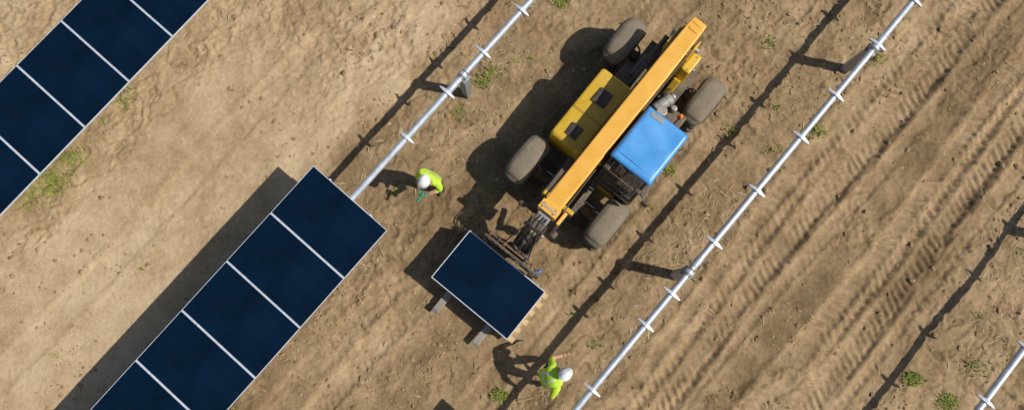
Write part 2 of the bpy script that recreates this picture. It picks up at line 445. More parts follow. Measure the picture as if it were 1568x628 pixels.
# ------------------------------------------------------------------ solar tracker rows
TUBE_Z = 1.38; TR = 0.068; PW = 2.0; PP = 1.268; PL = 1.248; PZ = 1.50
def tracker(s0, s1, t, brackets, posts, panels=None):
    x, y = ST(0, t)
    e = empty('solar_tracker_row', (x, y, 0), ANG)      # local X along the row
    cyl('torque_tube', (s0, 0, TUBE_Z), (s1, 0, TUBE_Z), TR, M['galv'], e, seg=10)
    k = 0
    sj = s0+2.9
    while sj < s1:
        cyl('tube_coupler', (sj-.12, 0, TUBE_Z), (sj+.12, 0, TUBE_Z), TR+.009, M['galv'], e, seg=16); sj += 6.1
    for b_ in brackets:
        w = .20
        v = []
        pts = [(-w, -.012, -.035), (-.09, -.03, .0), (0, -.035, .02), (.09, -.03, .0), (w, -.012, -.035)]
        top = [(b_+(-p[1]), p[0], TUBE_Z+TR+.02+p[2]) for p in pts]; top2 = [(b_+p[1], p[0], TUBE_Z+TR+.02+p[2]) for p in pts]
        bot = [(b_+(-p[1]), p[0], TUBE_Z+TR-.015+p[2]*1.4-.02) for p in pts]; bot2 = [(b_+p[1], p[0], TUBE_Z+TR-.015+p[2]*1.4-.02) for p in pts]
        v = top+top2+bot+bot2; n = 5; f = []
        for i in range(4):
            f += [(i, i+1, i+1+n, i+n), (2*n+i, 3*n+i, 3*n+i+1, 2*n+i+1), (i, 2*n+i, 2*n+i+1, i+1), (n+i, n+i+1, 3*n+i+1, 3*n+i)]
        f += [(0, n, 3*n, 2*n), (4, 14, 19, 9)]
        obj('module_bracket', v, f, M['alu'], e, False, .003, 1)
        cyl('bracket_clamp', (b_-.022, 0, TUBE_Z), (b_+.022, 0, TUBE_Z), TR+.012, M['galv'], e, seg=16)
        for sg in (-1, 1):
            cyl('clamp_bolt', (b_, sg*(TR+.02), TUBE_Z-.07), (b_, sg*(TR+.02), TUBE_Z+.05), .007, M['steel'], e, seg=8)
    for p in posts:
        gx, gy = ST(p, t); z0 = gz(gx, gy)-.25
        hh, ww, th = .09, .075, .008
        prof = [(-ww, -hh), (ww, -hh), (ww, -hh+th), (-ww+th, -hh+th), (-ww+th, hh-th), (ww, hh-th), (ww, hh), (-ww, hh)]
        slab('post', prof, z0, TUBE_Z-.12, M['galvd'], e, 0, 1, (p, 0, 0))
        box('post_cap', (p, 0, TUBE_Z-.125), (.20, .24, .02), M['galvd'], e, .003)
        cyl('bearing', (p-.045, 0, TUBE_Z), (p+.045, 0, TUBE_Z), TR+.035, M['galv'], e, seg=24)
        for sg in (-1, 1):
            box('bearing_leg', (p, sg*.085, TUBE_Z-.06), (.08, .02, .13), M['galv'], e, .003)
            cyl('thrust_collar', (p+sg*.075-.012, 0, TUBE_Z), (p+sg*.075+.012, 0, TUBE_Z), TR+.022, M['steel'], e, seg=20)
    if panels:
        a, b_ = panels
        k = 0; x1 = a
        while x1-PP > b_-.01:
            xc = x1-PL/2
            dz = 0.003*math.sin(k*2.1)
            box('module_glass', (xc, 0, PZ+dz), (PL-.022, PW-.022, .030), M['pv'], e, .0, (0.0, 0.0006*math.sin(k*3.3), 0))
            for sg in (-1, 1):
                box('module_frame_long', (xc+sg*(PL/2-.006), 0, PZ-.004+dz), (.012, PW, .04), M['alu'], e, .002, seg=1)
                box('module_frame_short', (xc, sg*(PW/2-.006), PZ-.004+dz), (PL-.026, .012, .04), M['alu'], e, .002, seg=1)
            box('module_rail', (x1+.010 if k else x1-.03, 0, PZ-.052), (.07, PW*.62, .045), M['alu'], e, .003)
            for yy in (-.55, .55):
                box('module_clamp', (x1+.010, yy, PZ+.019), (.035, .06, .008), M['alu'], e, .002)
            if k:
                box('joint_strip', (x1+.010, 0, PZ-.006), (.017, PW-.004, .030), M['alu'], e, 0)
            x1 -= PP; k += 1
        box('module_rail', (x1+.03, 0, PZ-.052), (.07, PW*.62, .045), M['alu'], e, .003)
    return e
b2 = [9.05+1.27, 9.05+2.55, 12.9, 14.2, 7.62, 6.45, 5.0, 3.62, 2.28, 1.47, -.17, -1.45, -2.7, -4.1, -5.4, -6.7, -8.0]
tracker(-12, 22, 2.21, [9.05]+b2, [-9.35, -3.25, 2.84, 8.98, 15.1, 21.2])
tracker(-12.5, 22, -3.88, [13.6, 12.4, 11.1, 9.85, 8.55, 7.3, 6.05, 4.79, 3.58, 2.45, 1.2], [-9.35, -3.25, 2.95, 9.0, 15.1, 21.2], (-.47, -12.4))
tracker(-12.5, 9.0, -9.93, [], [-9.35, -3.3, 2.85, 8.6], (8.48, -12.4))
tracker(-12, 22, 8.13, [14.2, 12.9, 11.6, 10.3, 9.05, 7.62, 6.0, 5.9-1.25, 3.4, 2.1, .8, -.5, -1.8, -3.1, -4.4, -5.7], [-9.35, -3.25, 2.9, 8.95, 15.1, 21.2])

# ------------------------------------------------------------------ telehandler
MA = math.radians(50.9)
TH = empty('telehandler', (2.185, 3.69, 0), MA)   # local +X = rear, forks toward -X
def wheel(x, y, side):
    R, W = .60, .40
    w = W/2
    prof = [(-w*.72, .34), (-w*.98, .42), (-w, .50), (-w*.86, R-.035), (-w*.55, R-.012), (0, R-.005), (w*.55, R-.012), (w*.86, R-.035), (w, .50), (w*.98, .42), (w*.72, .34)]
    e = empty('wheel', (x, y, R-.03), 0, TH)
    lathe('tyre', prof, M['rubber'], e)
    V = []; F = []
    nl = 20
    for i in range(nl):
        for sg in (-1, 1):
            th0 = 2*math.pi*(i+(.5 if sg > 0 else 0))/nl
            i0 = len(V)
            for (yy, dth, rr) in ((0.01, 0.0, R-.02), (w*.6, .16, R-.02), (w*1.02, .30, R-.09)):
                for da in (-.05, .05):
                    for dr in (-.02, .042):
                        th = th0+dth+da
                        V.append(((rr+dr)*math.cos(th), sg*yy, (rr+dr)*math.sin(th)))
            for k in range(2):
                a = i0+k*4; b = a+4
                F += [(a, a+1, b+1, b), (a+1, a+3, b+3, b+1), (a+3, a+2, b+2, b+3), (a+2, a, b, b+2)]
            F += [(i0, i0+2, i0+3, i0+1), (i0+8, i0+9, i0+11, i0+10)]
    obj('tyre_lugs', V, F, M['rubber'], e, False, 0)
    lathe('rim', [(-.17, .35), (-.15, .32), (-.02, .30), (-.02, .01), (.02, .01), (.02, .30), (.15, .32), (.17, .35)], M['greyp'], e, closed=True)
    cyl('hub', (0, -.12*1, 0), (0, .12*1, 0), .13, M['frame'], e)
    for k in range(8):
        a = k*math.pi/4
        cyl('wheel_nut', (.2*math.cos(a), side*.02, .2*math.sin(a)), (.2*math.cos(a), side*.06, .2*math.sin(a)), .015, M['steel'], e, seg=6)
    # moulded mudguard: crowned shell with rolled dark lips and rounded ends
    V = []; F = []; na, nw = 44, 20; mi = []
    for i in range(na+1):
        u = -1+2*i/na; th = math.radians(90+60*u)
        hw = .275*(1-abs(u)**6)**.5 if abs(u) < 1 else 0.0
        hw = max(hw, .165)
        for j in range(nw+1):
            q = -1+2*j/nw
            rr = .755-.085*abs(q)**3.5-.07*abs(u)**5
            if abs(q) < .62 and abs(u) < .66: rr += .016
            if abs(abs(u)-.74) < .02: rr -= .012
            if abs(q) > .99: rr -= .05
            V.append((rr*math.cos(th), q*hw, rr*math.sin(th)*.97))
    for i in range(na):
        for j in range(nw):
            a = i*(nw+1)+j; F.append((a, a+1, a+nw+2, a+nw+1))
            uu = -1+2*(i+.5)/na; qq = -1+2*(j+.5)/nw
            mi.append(1 if (abs(qq) > .85 or abs(uu) > .88) else 0)
    fo = obj('mudguard', V, F, [M['fender'], M['rubber']], e, True)
    fo.data.polygons.foreach_set('material_index', mi)
    so = fo.modifiers.new('solid', 'SOLIDIFY'); so.thickness = .018; so.offset = -1
    pipe('mudguard_bracket', [(0, -side*.1, .70), (0, -side*.32, .62), (0, -side*.42, .25)], .02, M['frame'], e)
for x in (-1.66, 1.66):
    for y in (-1.05, 1.05):
        wheel(x, y, 1 if y > 0 else -1)
    ax = empty('axle', (x, 0, .58), 0, TH)
    cyl('axle_beam', (0, -.78, 0), (0, .78, 0), .095, M['rust'], ax)
    cyl('axle_diff', (-.2, 0, 0), (.22, 0, 0), .2, M['rust'], ax, r1=.12)
    for sg in (-1, 1):
        box('steer_knuckle', (0, sg*.74, 0), (.2, .14, .30), M['rust'], ax, .03)
        cyl('steer_rod', (.14, sg*.2, .02), (.14, sg*.74, .02), .022, M['chrome'], ax, seg=10)
        cyl('steer_cyl', (-.16, sg*.12, .05), (-.16, sg*.5, .05), .04, M['frame'], ax, seg=12)
        box('axle_pad', (0, sg*.4, .10), (.18, .14, .08), M['rust'], ax, .01)
prism('chassis_rail_left', [(-2.05, .55), (-1.9, .95), (-.9, 1.0), (1.2, 1.0), (1.9, 1.15), (2.2, .95), (2.15, .55)], -.42, -.30, M['frame'], TH, .01)
prism('chassis_rail_right', [(-2.05, .55), (-1.9, .95), (-.9, 1.0), (1.2, 1.0), (1.9, 1.15), (2.2, .95), (2.15, .55)], .30, .42, M['frame'], TH, .01)
box('chassis_belly', (0.05, 0, .62), (4.0, .58, .10), M['frame'], TH, .01)
box('front_cross_plate', (-1.95, 0, .78), (.10, .80, .36), M['hood'], TH, .02)
box('rear_counterweight', (2.10, 0, .85), (.28, .9, .5), M['hood'], TH, .05)
prism('rear_deck', [(1.1, .98), (2.0, 1.12), (2.0, 1.06), (1.1, .93)], -.6, .6, M['frame'], TH, .01)
for sg in (-1, 1):
    prism('pivot_tower', [(1.45, .95), (1.75, 1.95), (1.95, 2.15), (2.18, 2.08), (2.3, 1.7), (2.2, .95)], sg*.24-.02, sg*.24+.02, M['hood'], TH, .015)
cyl('pivot_pin', (2.02, -.33, 1.98), (2.02, .33, 1.98), .06, M['steel'], TH)
prism('pivot_box', [(1.55, 1.25), (1.65, 1.72), (2.1, 1.72), (2.15, 1.25)], -.46, -.265, M['hood'], TH, .03)
cyl('pivot_box_pin', (1.85, -.50, 1.5), (1.85, -.46, 1.5), .05, M['steel'], TH)
for xx in (1.70, 2.02): cyl('pivot_box_bolt', (xx, -.38, 1.70), (xx, -.38, 1.74), .016, M['steel'], TH, seg=6)
prism('pivot_gusset', [(1.2, 1.05), (1.5, 1.45), (1.62, 1.3), (1.6, 1.05)], -.42, -.265, M['hood'], TH, .02)
# boom
def taper_boom(name, secs, mat, bev=.03):
    V = []; F = []
    for (x, zt, hgt, w) in secs:
        V += [(x, -w/2, zt-hgt), (x, w/2, zt-hgt), (x, w/2, zt), (x, -w/2, zt)]
    for i in range(len(secs)-1):
        a = i*4; b = a+4
        for k in range(4):
            l = (k+1) % 4; F.append((a+k, a+l, b+l, b+k))
    F += [(0, 1, 2, 3), tuple(len(V)-4+k for k in (3, 2, 1, 0))]
    return obj(name, V, F, mat, TH, False, bev, 3)
taper_boom('boom_outer', [(2.36, 2.42, .34, .31), (2.2, 2.42, .46, .34), (1.2, 2.36, .50, .37), (-1.2, 2.17, .46, .37), (-2.26, 2.06, .42, .375)], M['boom'])
taper_boom('boom_collar', [(-2.22, 2.085, .47, .425), (-2.42, 2.065, .47, .425)], M['boom'], .012)
box('boom_collar_strip', (-2.325, 0, 2.080), (.06, .36, .012), M['card'], TH, .002, (0, -.09, 0))
for q in (-.13, .13):
    for xx in (-2.28, -2.37):
        cyl('collar_bolt', (xx, q, 2.06), (xx, q, 2.10), .014, M['steel'], TH, seg=8)
box('boom_tail_cap', (2.365, 0, 2.25), (.02, .24, .26), M['black'], TH, .004)
for xx in (2.26, 2.12): box('boom_top_plate', (xx, .0, 2.425), (.05, .20, .012), M['boom'], TH, .003)
taper_boom('boom_inner', [(-2.3, 1.98, .34, .29), (-2.62, 1.92, .34, .29)], M['greyp'], .015)
prism('boom_head', [(-2.52, 1.90), (-2.75, 1.86), (-3.02, 1.45), (-3.2, .95), (-3.24, .40), (-3.05, .38), (-2.92, .9), (-2.72, 1.35), (-2.5, 1.58)], -.15, .15, M['frame'], TH, .025)
for sg in (-1, 1):
    prism('head_plate', [(-2.6, 1.80), (-2.85, 1.78), (-3.16, 1.2), (-3.32, .6), (-3.30, .35), (-3.12, .35), (-3.0, .95), (-2.75, 1.45)], sg*.185-.014, sg*.185+.014, M['black'], TH, .01)
cyl('tilt_cylinder', (-2.55, 0, 1.66), (-3.1, 0, 1.55), .06, M['black'], TH)
cyl('tilt_rod', (-2.9, 0, 1.60), (-3.26, 0, 1.12), .03, M['chrome'], TH)
cyl('head_pin', (-3.22, -.26, .62), (-3.22, .26, .62), .04, M['steel'], TH)
cyl('head_pin_upper', (-2.78, -.24, 1.6), (-2.78, .24, 1.6), .04, M['steel'], TH)
box('head_cap', (-2.72, .05, 1.92), (.16, .14, .06), M['frame'], TH, .015)
box('head_label', (-2.86, -.03, 1.73), (.08, .12, .02), M['card'], TH, .003, (0, -.98, 0))
box('nose_bracket', (-2.30, -.30, 1.78), (.30, .07, .20), M['boom'], TH, .02)
cyl('nose_cylinder', (-2.1, -.30, 1.55), (-2.62, -.30, 1.30), .05, M['black'], TH)
box('nose_shoe', (-2.56, -.34, 1.1), (.16, .18, .26), M['frame'], TH, .04)
cyl('work_lamp_arm', (-2.35, .2, 1.75), (-2.50, .46, 1.62), .018, M['black'], TH, seg=8)
box('work_lamp', (-2.52, .50, 1.62), (.10, .16, .12), M['black'], TH, .03)
for k, yy in enumerate((-.09, -.03, .05, .11)):
    pipe('hydraulic_hose', [(-2.5, yy, 1.96), (-2.78, yy*1.4, 1.99-.02*k), (-3.05, yy*2.2, 1.62), (-3.28, yy*3, 1.05), (-3.36, yy*3.4, .9)], .014, M['black'], TH)
cyl('lift_cylinder', (1.0, 0, 1.1), (-.2, 0, 1.55), .085, M['black'], TH)
cyl('lift_rod', (-.2, 0, 1.55), (-.9, 0, 1.78), .045, M['chrome'], TH)
pipe('boom_hose', [(2.2, -.21, 2.1), (1.2, -.215, 2.08), (-1.2, -.215, 1.9), (-2.2, -.24, 1.8)], .016, M['black'], TH)
pipe('boom_hose', [(2.2, .20, 2.15), (1.2, .205, 2.1), (-1.2, .205, 1.92), (-2.2, .235, 1.84)], .016, M['black'], TH)
# engine hood
hood_pts = rrect(-1.03, .74, .24, 1.0, .07, 4)
hv = []; n = len(hood_pts)
secs = [(.70, 1.0), (1.42, 1.0), (1.55, .985), (1.60, .93)]
for z_, k in secs:
    for p in hood_pts:
        cx, cy = -.145, .62
        zz = z_
        if z_ > 1.3: zz = z_-.10*max(0, (-.2-p[0]))-.05*max(0, p[1]-.6)
        hv.append((cx+(p[0]-cx)*k, cy+(p[1]-cy)*k, zz))
hf = [tuple(range(n)), tuple(range(len(hv)-n, len(hv)))]
for i in range(len(secs)-1):
    for j in range(n):
        l = (j+1) % n; hf.append((i*n+j, i*n+l, (i+1)*n+l, (i+1)*n+j))
obj('engine_hood', hv, hf, M['hood'], TH, False, .02, 2)
def hz(x, y): return 1.60-.10*max(0, (-.2-x))-.05*max(0, y-.6)
for (x, y, a, b_) in ((.19, .60, .30, .27), (-.70, .62, .24, .23)):
    tilt = -.0 if x > 0 else -.10
    box('hood_grille_rim', (x, y, hz(x, y)+.006), (a+.04, b_+.04, .02), M['black'], TH, .012, (-.03, tilt, 0))
    box('hood_grille', (x, y, hz(x, y)+.014), (a, b_, .02), M['black'], TH, .008, (-.03, tilt, 0))
    for k in range(6):
        box('grille_slat', (x-a/2+.03+k*(a-.06)/5, y, hz(x, y)+.026), (.014, b_-.04, .006), M['black'], TH, .001, (-.03, tilt, 0))
box('hood_seam', (-.28, .62, hz(-.28, .62)+.001), (.008, .70, .006), M['black'], TH, 0, (-.03, 0, 0))
box('hood_handle', (-.25, .965, 1.44), (.16, .03, .03), M['black'], TH, .008)
prism('hood_side_skirt', [(-1.0, .45), (-1.0, .72), (.72, .72), (.72, .45)], .45, .96, M['frame'], TH, .02)
pipe('exhaust_stack', [(.70, .36, 1.3), (.95, .36, 1.5), (1.15, .36, 1.55), (1.6, .37, 1.6), (1.88, .36, 1.72), (1.98, .36, 1.78)], .055, M['black'], TH)
cyl('muffler', (1.0, .42, 1.35), (1.55, .42, 1.40), .105, M['black'], TH, bevel=.03)
box('fuel_tank', (1.05, .55, 1.02), (.5, .36, .3), M['frame'], TH, .05)
for k in range(3):
    pipe('rear_hose', [(.9+.2*k, -.2, 1.05), (1.1+.2*k, -.35, 1.22+.04*k), (1.35+.15*k, -.3, 1.1), (1.6+.1*k, -.2, 1.2)], .018, M['black'], TH)
cyl('air_cleaner', (.70, -.36, 1.48), (1.12, -.48, 1.48), .115, M['greyp'], TH, bevel=.03)
cyl('air_cleaner_cap', (1.12, -.48, 1.48), (1.19, -.50, 1.48), .09, M['steel'], TH, bevel=.02)
for q in (.82, 1.0):
    f_ = (q-.70)/.42
    cyl('air_cleaner_band', (q-.012, -.36-.12*f_, 1.48), (q+.012, -.364-.12*f_, 1.48), .121, M['steel'], TH, seg=24)
cyl('precleaner', (.66, -.50, 1.45), (.66, -.50, 1.80), .09, M['greyp'], TH, bevel=.03)
cyl('precleaner_lid', (.66, -.50, 1.80), (.66, -.50, 1.84), .11, M['steel'], TH, bevel=.015)
box('battery_box', (.80, -.78, 1.12), (.50, .44, .36), M['frame'], TH, .04)
box('tool_box', (.92, -.42, 1.15), (.5, .28, .28), M['black'], TH, .03)
cyl('hydraulic_filter', (.98, -.66, 1.28), (.98, -.66, 1.50), .065, M['steel'], TH, bevel=.02)
cyl('beacon_stalk', (.76, -.86, 1.25), (.76, -.86, 1.88), .014, M['black'], TH, seg=8)
cyl('beacon_base', (.76, -.86, 1.86), (.76, -.86, 1.90), .055, M['black'], TH)
lathe('beacon', [(0, .050), (.07, .046), (.10, .032), (.112, .0)], M['orange'], TH, (.76, -.86, 1.90), 20, False, 'Z')
pipe('intake_pipe', [(.66, -.50, 1.5), (.60, -.42, 1.35), (.85, -.34, 1.28), (1.0, -.3, 1.1)], .05, M['black'], TH)
# cab
cab_y0, cab_y1 = -1.20, -.27
RZ = 2.26
prism('cab_lower', [(-1.12, .72), (-1.14, 1.22), (-1.05, 1.30), (.45, 1.30), (.47, .62), (-.7, .55)], cab_y0+.03, cab_y1, M['black'], TH, .04)
prism('cab_floor_panel', [(-1.18, .62), (-1.18, .95), (-.9, .95), (-.9, .62)], cab_y0+.06, cab_y1-.02, M['hood'], TH, .02)
def post_(name, a, b_, r=.032): cyl(name, a, b_, r, M['black'], TH, seg=8)
for yy in (cab_y0+.06, cab_y1-.05):
    post_('front_pillar', (-1.12, yy, 1.25), (-.78, yy, RZ))
    post_('middle_pillar', (-.15, yy, 1.25), (-.12, yy, RZ), .026)
    post_('rear_pillar', (.43, yy, 1.25), (.36, yy, RZ))
post_('front_header', (-.78, cab_y0+.05, RZ-.01), (-.78, cab_y1-.04, RZ-.01))
post_('windscreen_sill', (-1.12, cab_y0+.05, 1.30), (-1.12, cab_y1-.04, 1.30), .04)
def pane(name, pts): return obj(name, pts, [(0, 1, 2, 3)], M['glass'], TH)
zt = RZ-.02
pane('windscreen', [(-1.13, cab_y0+.07, 1.30), (-1.13, cab_y1-.07, 1.30), (-.80, cab_y1-.07, zt), (-.80, cab_y0+.07, zt)])
pane('side_window', [(-1.1, cab_y0+.045, 1.30), (.42, cab_y0+.045, 1.30), (.36, cab_y0+.045, zt), (-.78, cab_y0+.045, zt)])
pane('inner_window', [(-1.1, cab_y1-.04, 1.30), (.42, cab_y1-.04, 1.30), (.36, cab_y1-.04, zt), (-.78, cab_y1-.04, zt)])
pane('rear_window', [(.44, cab_y0+.07, 1.32), (.44, cab_y1-.07, 1.32), (.38, cab_y1-.07, zt), (.38, cab_y0+.07, zt)])
box('seat_base', (-.05, -.72, 1.42), (.46, .46, .14), M['black'], TH, .05)
box('seat_back', (.20, -.72, 1.72), (.13, .44, .58), M['black'], TH, .05, (0, .15, 0))
box('dashboard', (-.92, -.72, 1.42), (.22, .60, .26), M['frame'], TH, .05)
pipe('steering_wheel', [(-.62+.12*math.cos(a), -.72+.17*math.sin(a), 1.74-.10*math.cos(a)) for a in [k*math.pi/4 for k in range(8)]], .014, M['black'], TH, True)
cyl('steering_column', (-.85, -.72, 1.48), (-.62, -.72, 1.73), .025, M['black'], TH)
rp_ = rrect(-.82, .42, cab_y0-.02, cab_y1+.02, .06, 4)
slab('cab_roof_rim', rp_, RZ-.01, RZ+.045, M['black'], TH, .012)
V = []; F = []; nx, ny = 30, 24
for i in range(nx+1):
    for j in range(ny+1):
        u, w_ = i/nx, j/ny
        x = -.83+1.25*u; y = cab_y0-.02+(cab_y1-cab_y0+.03)*w_
        eg = min(u, 1-u, w_, 1-w_)
        z = RZ+.05+.045*(1-(1-min(eg/.05, 1))**2)+.006*math.sin(7*w_+3*u)*min(eg*8, 1)+.005*math.sin(16*u-5*w_)*min(eg*8, 1)
        V.append((x, y, z))
for i in range(nx):
    for j in range(ny):
        a = i*(ny+1)+j; F.append((a, a+1, a+ny+2, a+ny+1))
ro = obj('blue_roof_sheet', V, F, M['blue'], TH, True)
sd = ro.modifiers.new('s', 'SOLIDIFY'); sd.thickness = .02; sd.offset = -1
box('roof_label', (.31, -.52, RZ+.104), (.10, .30, .006), M['greyp'], TH, .002)
box('roof_rib', (-.66, -.735, RZ+.102), (.02, .78, .008), M['blue'], TH, .003)
box('cab_front_lamp', (-1.0, -.36, 2.12), (.10, .14, .10), M['black'], TH, .03)
box('cab_front_lamp', (-1.0, -1.10, 2.12), (.10, .14, .10), M['black'], TH, .03)
cyl('wiper', (-1.16, -.70, 1.36), (-.98, -.90, 1.95), .012, M['black'], TH, seg=6)
for k in range(6):
    yy = cab_y0+.14+k*.13
    cyl('windscreen_guard_bar', (-1.18, yy, 1.34), (-.86, yy, RZ), .010, M['frame'], TH, seg=6)
for zz, xx in ((1.6, -1.10), (1.95, -.99)):
    cyl('guard_cross_bar', (xx, cab_y0+.1, zz), (xx, cab_y1-.1, zz), .012, M['frame'], TH, seg=6)
pipe('mirror_arm', [(-.95, cab_y0+.03, 1.95), (-1.05, cab_y0-.10, 2.0), (-1.06, cab_y0-.16, 1.95)], .012, M['black'], TH)
box('mirror', (-1.06, cab_y0-.17, 1.86), (.05, .15, .24), M['black'], TH, .02)
box('cab_step', (-.45, cab_y0-.06, .55), (.45, .16, .04), M['frame'], TH, .01)
box('cab_step_upper', (-.45, cab_y0-.02, .85), (.42, .12, .04), M['frame'], TH, .01)
pipe('grab_rail', [(.30, cab_y0, 1.35), (.33, cab_y0-.05, 1.4), (.30, cab_y0-.05, 2.0), (.28, cab_y0, 2.05)], .012, M['steel'], TH)
# carriage and forks
CX = -3.42
box('carriage_top_bar', (CX, .04, .98), (.07, 1.40, .10), M['frame'], TH, .01)
box('carriage_low_bar', (CX, .04, .42), (.07, 1.40, .11), M['frame'], TH, .01)
for yy in (-.64, -.32, 0.02, .36, .72):
    box('carriage_upright', (CX+.005, yy, .70), (.06, .05, .48), M['frame'], TH, .006)
for k in range(9):
    yy = -.56+k*.15
    cyl('load_guard_bar', (CX-.0, yy, 1.0), (CX-.01, yy, 1.22), .014, M['rust'] if k % 3 == 0 else M['frame'], TH, seg=8)
cyl('load_guard_top', (CX-.01, -.66, 1.22), (CX-.01, .74, 1.22), .022, M['frame'], TH, seg=10)
cyl('fork_shaft', (CX+.10, -.66, 1.02), (CX+.10, .74, 1.02), .026, M['rust'], TH, seg=12)
box('carriage_quick_hitch', (CX+.14, 0.02, .75), (.16, .50, .5), M['black'], TH, .03)
for k, yy in enumerate((-.6, -.42, -.25, .3, .45, .66)):
    box('hitch_fitting', (CX+.10, yy, 1.03), (.10, .05, .10), M['blues'] if k == 0 else (M['rust'] if k % 2 else M['black']), TH, .01)
for yy in (.60, -.50):
    prism('fork', [(CX+.02, 1.0), (CX-.035, 1.0), (CX-.04, .30), (CX-.12, .255), (-5.30, .262), (-5.36, .245), (-5.30, .235), (CX+.0, .205), (CX+.03, .25)], yy-.075, yy+.075, M['steel'], TH, .006)
# ------------------------------------------------------------------ pallet of modules carried on the forks
def module_pallet(loc, rot, zb, n_layers=12):
    e = empty('solar_module_pallet', (loc[0], loc[1], zb), rot)   # local Y is long side of the modules
    L, Wd = 2.02, 1.25
    for yy in (-.98, -.5, 0, .5, .95):
        box('pallet_bearer', (0, yy-.03, .055), (Wd+.02, .09, .075), M['wood'], e, .004)
    for k in range(6):
        xx = -Wd/2+.05+k*(Wd-.1)/5
        box('pallet_board', (xx, -.05+(.01 if k % 2 else -.015), .105), (.12, L+.14, .022), M['wood'], e, .003)
        if k in (0, 2, 3, 5): box('pallet_foot_board', (xx, -.04, .009), (.12, L+.08, .018), M['wood'], e, .003)
    z = .118
    for k in range(n_layers):
        ox, oy = random.uniform(-.004, .004), random.uniform(-.004, .004)
        t_ = .034
        box('module_edge', (ox, oy, z+t_/2), (Wd, L, t_-.006), M['alu'], e, .002, seg=1)
        z += t_
    box('module_glass', (0, 0, z+.002), (Wd-.03, L-.03, .014), M['pv'], e, 0)
    for sx in (-1, 1):
        box('top_frame', (sx*(Wd/2-.009), 0, z+.004), (.018, L, .020), M['alu'], e, .002, seg=1)
        box('top_frame_end', (0, sx*(L/2-.009), z+.004), (Wd-.04, .018, .020), M['alu'], e, .002, seg=1)
        for sy in (-1, 1):
            box('corner_post', (sx*(Wd/2+.004), sy*(L/2-.05), .118+(z-.118)/2), (.012, .09, z-.12), M['card'], e, .002)
        for yy in (-.15, .32):
            box('blue_strap', (sx*(Wd/2+.003), yy, .118+(z-.118)/2), (.008, .06 if yy < 0 else .10, z-.13), M['blues'], e, .001)
    return e
cxm = Vector((math.cos(MA), math.sin(MA))); nm = Vector((-math.sin(MA), math.cos(MA)))
cc = Vector((2.185, 3.69))+cxm*(-4.18)+nm*(.05)
module_pallet(cc, MA, .265, 14)
# unseen stand added below the view only to cast a shadow wedge into it
caster = empty('shadow_caster_stand', (0.0, -3.26, 0), math.radians(-40))
box('caster_top', (0, 0, 1.45), (1.9, 1.25, .04), M['wood'], caster, .005)
for sx in (-1, 1):
    for sy in (-1, 1):
        cyl('caster_leg', (sx*.8, sy*.5, 0), (sx*.8, sy*.5, 1.43), .02, M['steel'], caster, seg=8)
    cyl('caster_brace', (sx*.8, -.5, .4), (sx*.8, .5, .4), .015, M['steel'], caster, seg=8)

# ------------------------------------------------------------------ people
def skin_obj(name, J, E, parent, mats, classify, sub=2, root=0):
    names = list(J.keys()); ix = {k: i for i, k in enumerate(names)}
    me = bpy.data.meshes.new(name)
    me.from_pydata([J[k][0] for k in names], [(ix[a], ix[b]) for a, b in E], [])
    o = bpy.data.objects.new(name, me); COL.objects.link(o)
    o.modifiers.new('skin', 'SKIN')
    sk = me.skin_vertices[0].data
    for k in names:
        r = J[k][1]; sk[ix[k]].radius = r if isinstance(r, tuple) else (r, r)
        sk[ix[k]].use_root = (ix[k] == root)
    sb = o.modifiers.new('sub', 'SUBSURF'); sb.levels = sub; sb.render_levels = sub
    dg = bpy.context.evaluated_depsgraph_get(); dg.update()
    me2 = bpy.data.meshes.new_from_object(o.evaluated_get(dg))
    bpy.data.objects.remove(o)
    me2.name = name
    me2.materials.clear()
    for m in mats: me2.materials.append(m)
    for p in me2.polygons:
        p.use_smooth = True
        p.material_index = classify(p.center)
    o = bpy.data.objects.new(name, me2); COL.objects.link(o); o.parent = parent
    return o
def hand(name, wrist, direction, palm_n, side, parent, mat, curl=.5):
    d = Vector(direction).normalized(); nrm = Vector(palm_n); nrm = (nrm-d*nrm.dot(d)).normalized(); w = d.cross(nrm)*side
    W0 = Vector(wrist)
    J = {'w': (W0, (.026, .020)), 'p1': (W0+d*.04, (.034, .018)), 'p2': (W0+d*.085, (.038, .016))}
    E = [('w', 'p1'), ('p1', 'p2')]
    skin_obj(name+'_palm', J, E, parent, [mat], lambda c: 0, 2)
    for k, (off, ln) in enumerate(((-.030, .072), (-.010, .082), (.011, .077), (.031, .060))):
        p0 = W0+d*.078+w*off; pts = [p0]; ang = 0
        for q in range(3):
            ang += curl*(.5 if q == 0 else .75)
            pts.append(pts[-1]+(d*math.cos(ang)+nrm*math.sin(ang)).normalized()*ln*(.42, .33, .27)[q]+w*off*.12)
        J = {str(i): (p, .0095-.001*i) for i, p in enumerate(pts)}
        skin_obj(name+'_finger', J, [('0', '1'), ('1', '2'), ('2', '3')], parent, [mat], lambda c: 0, 1)
    p0 = W0+d*.025-w*.025; p1 = p0+d*.03-w*.03+nrm*.01; p2 = p1+d*.03-w*.012+nrm*.015; p3 = p2+d*.025+nrm*.010
    J = {'0': (p0, .014), '1': (p1, .012), '2': (p2, .0105), '3': (p3, .009)}
    skin_obj(name+'_thumb', J, [('0', '1'), ('1', '2'), ('2', '3')], parent, [mat], lambda c: 0, 1)
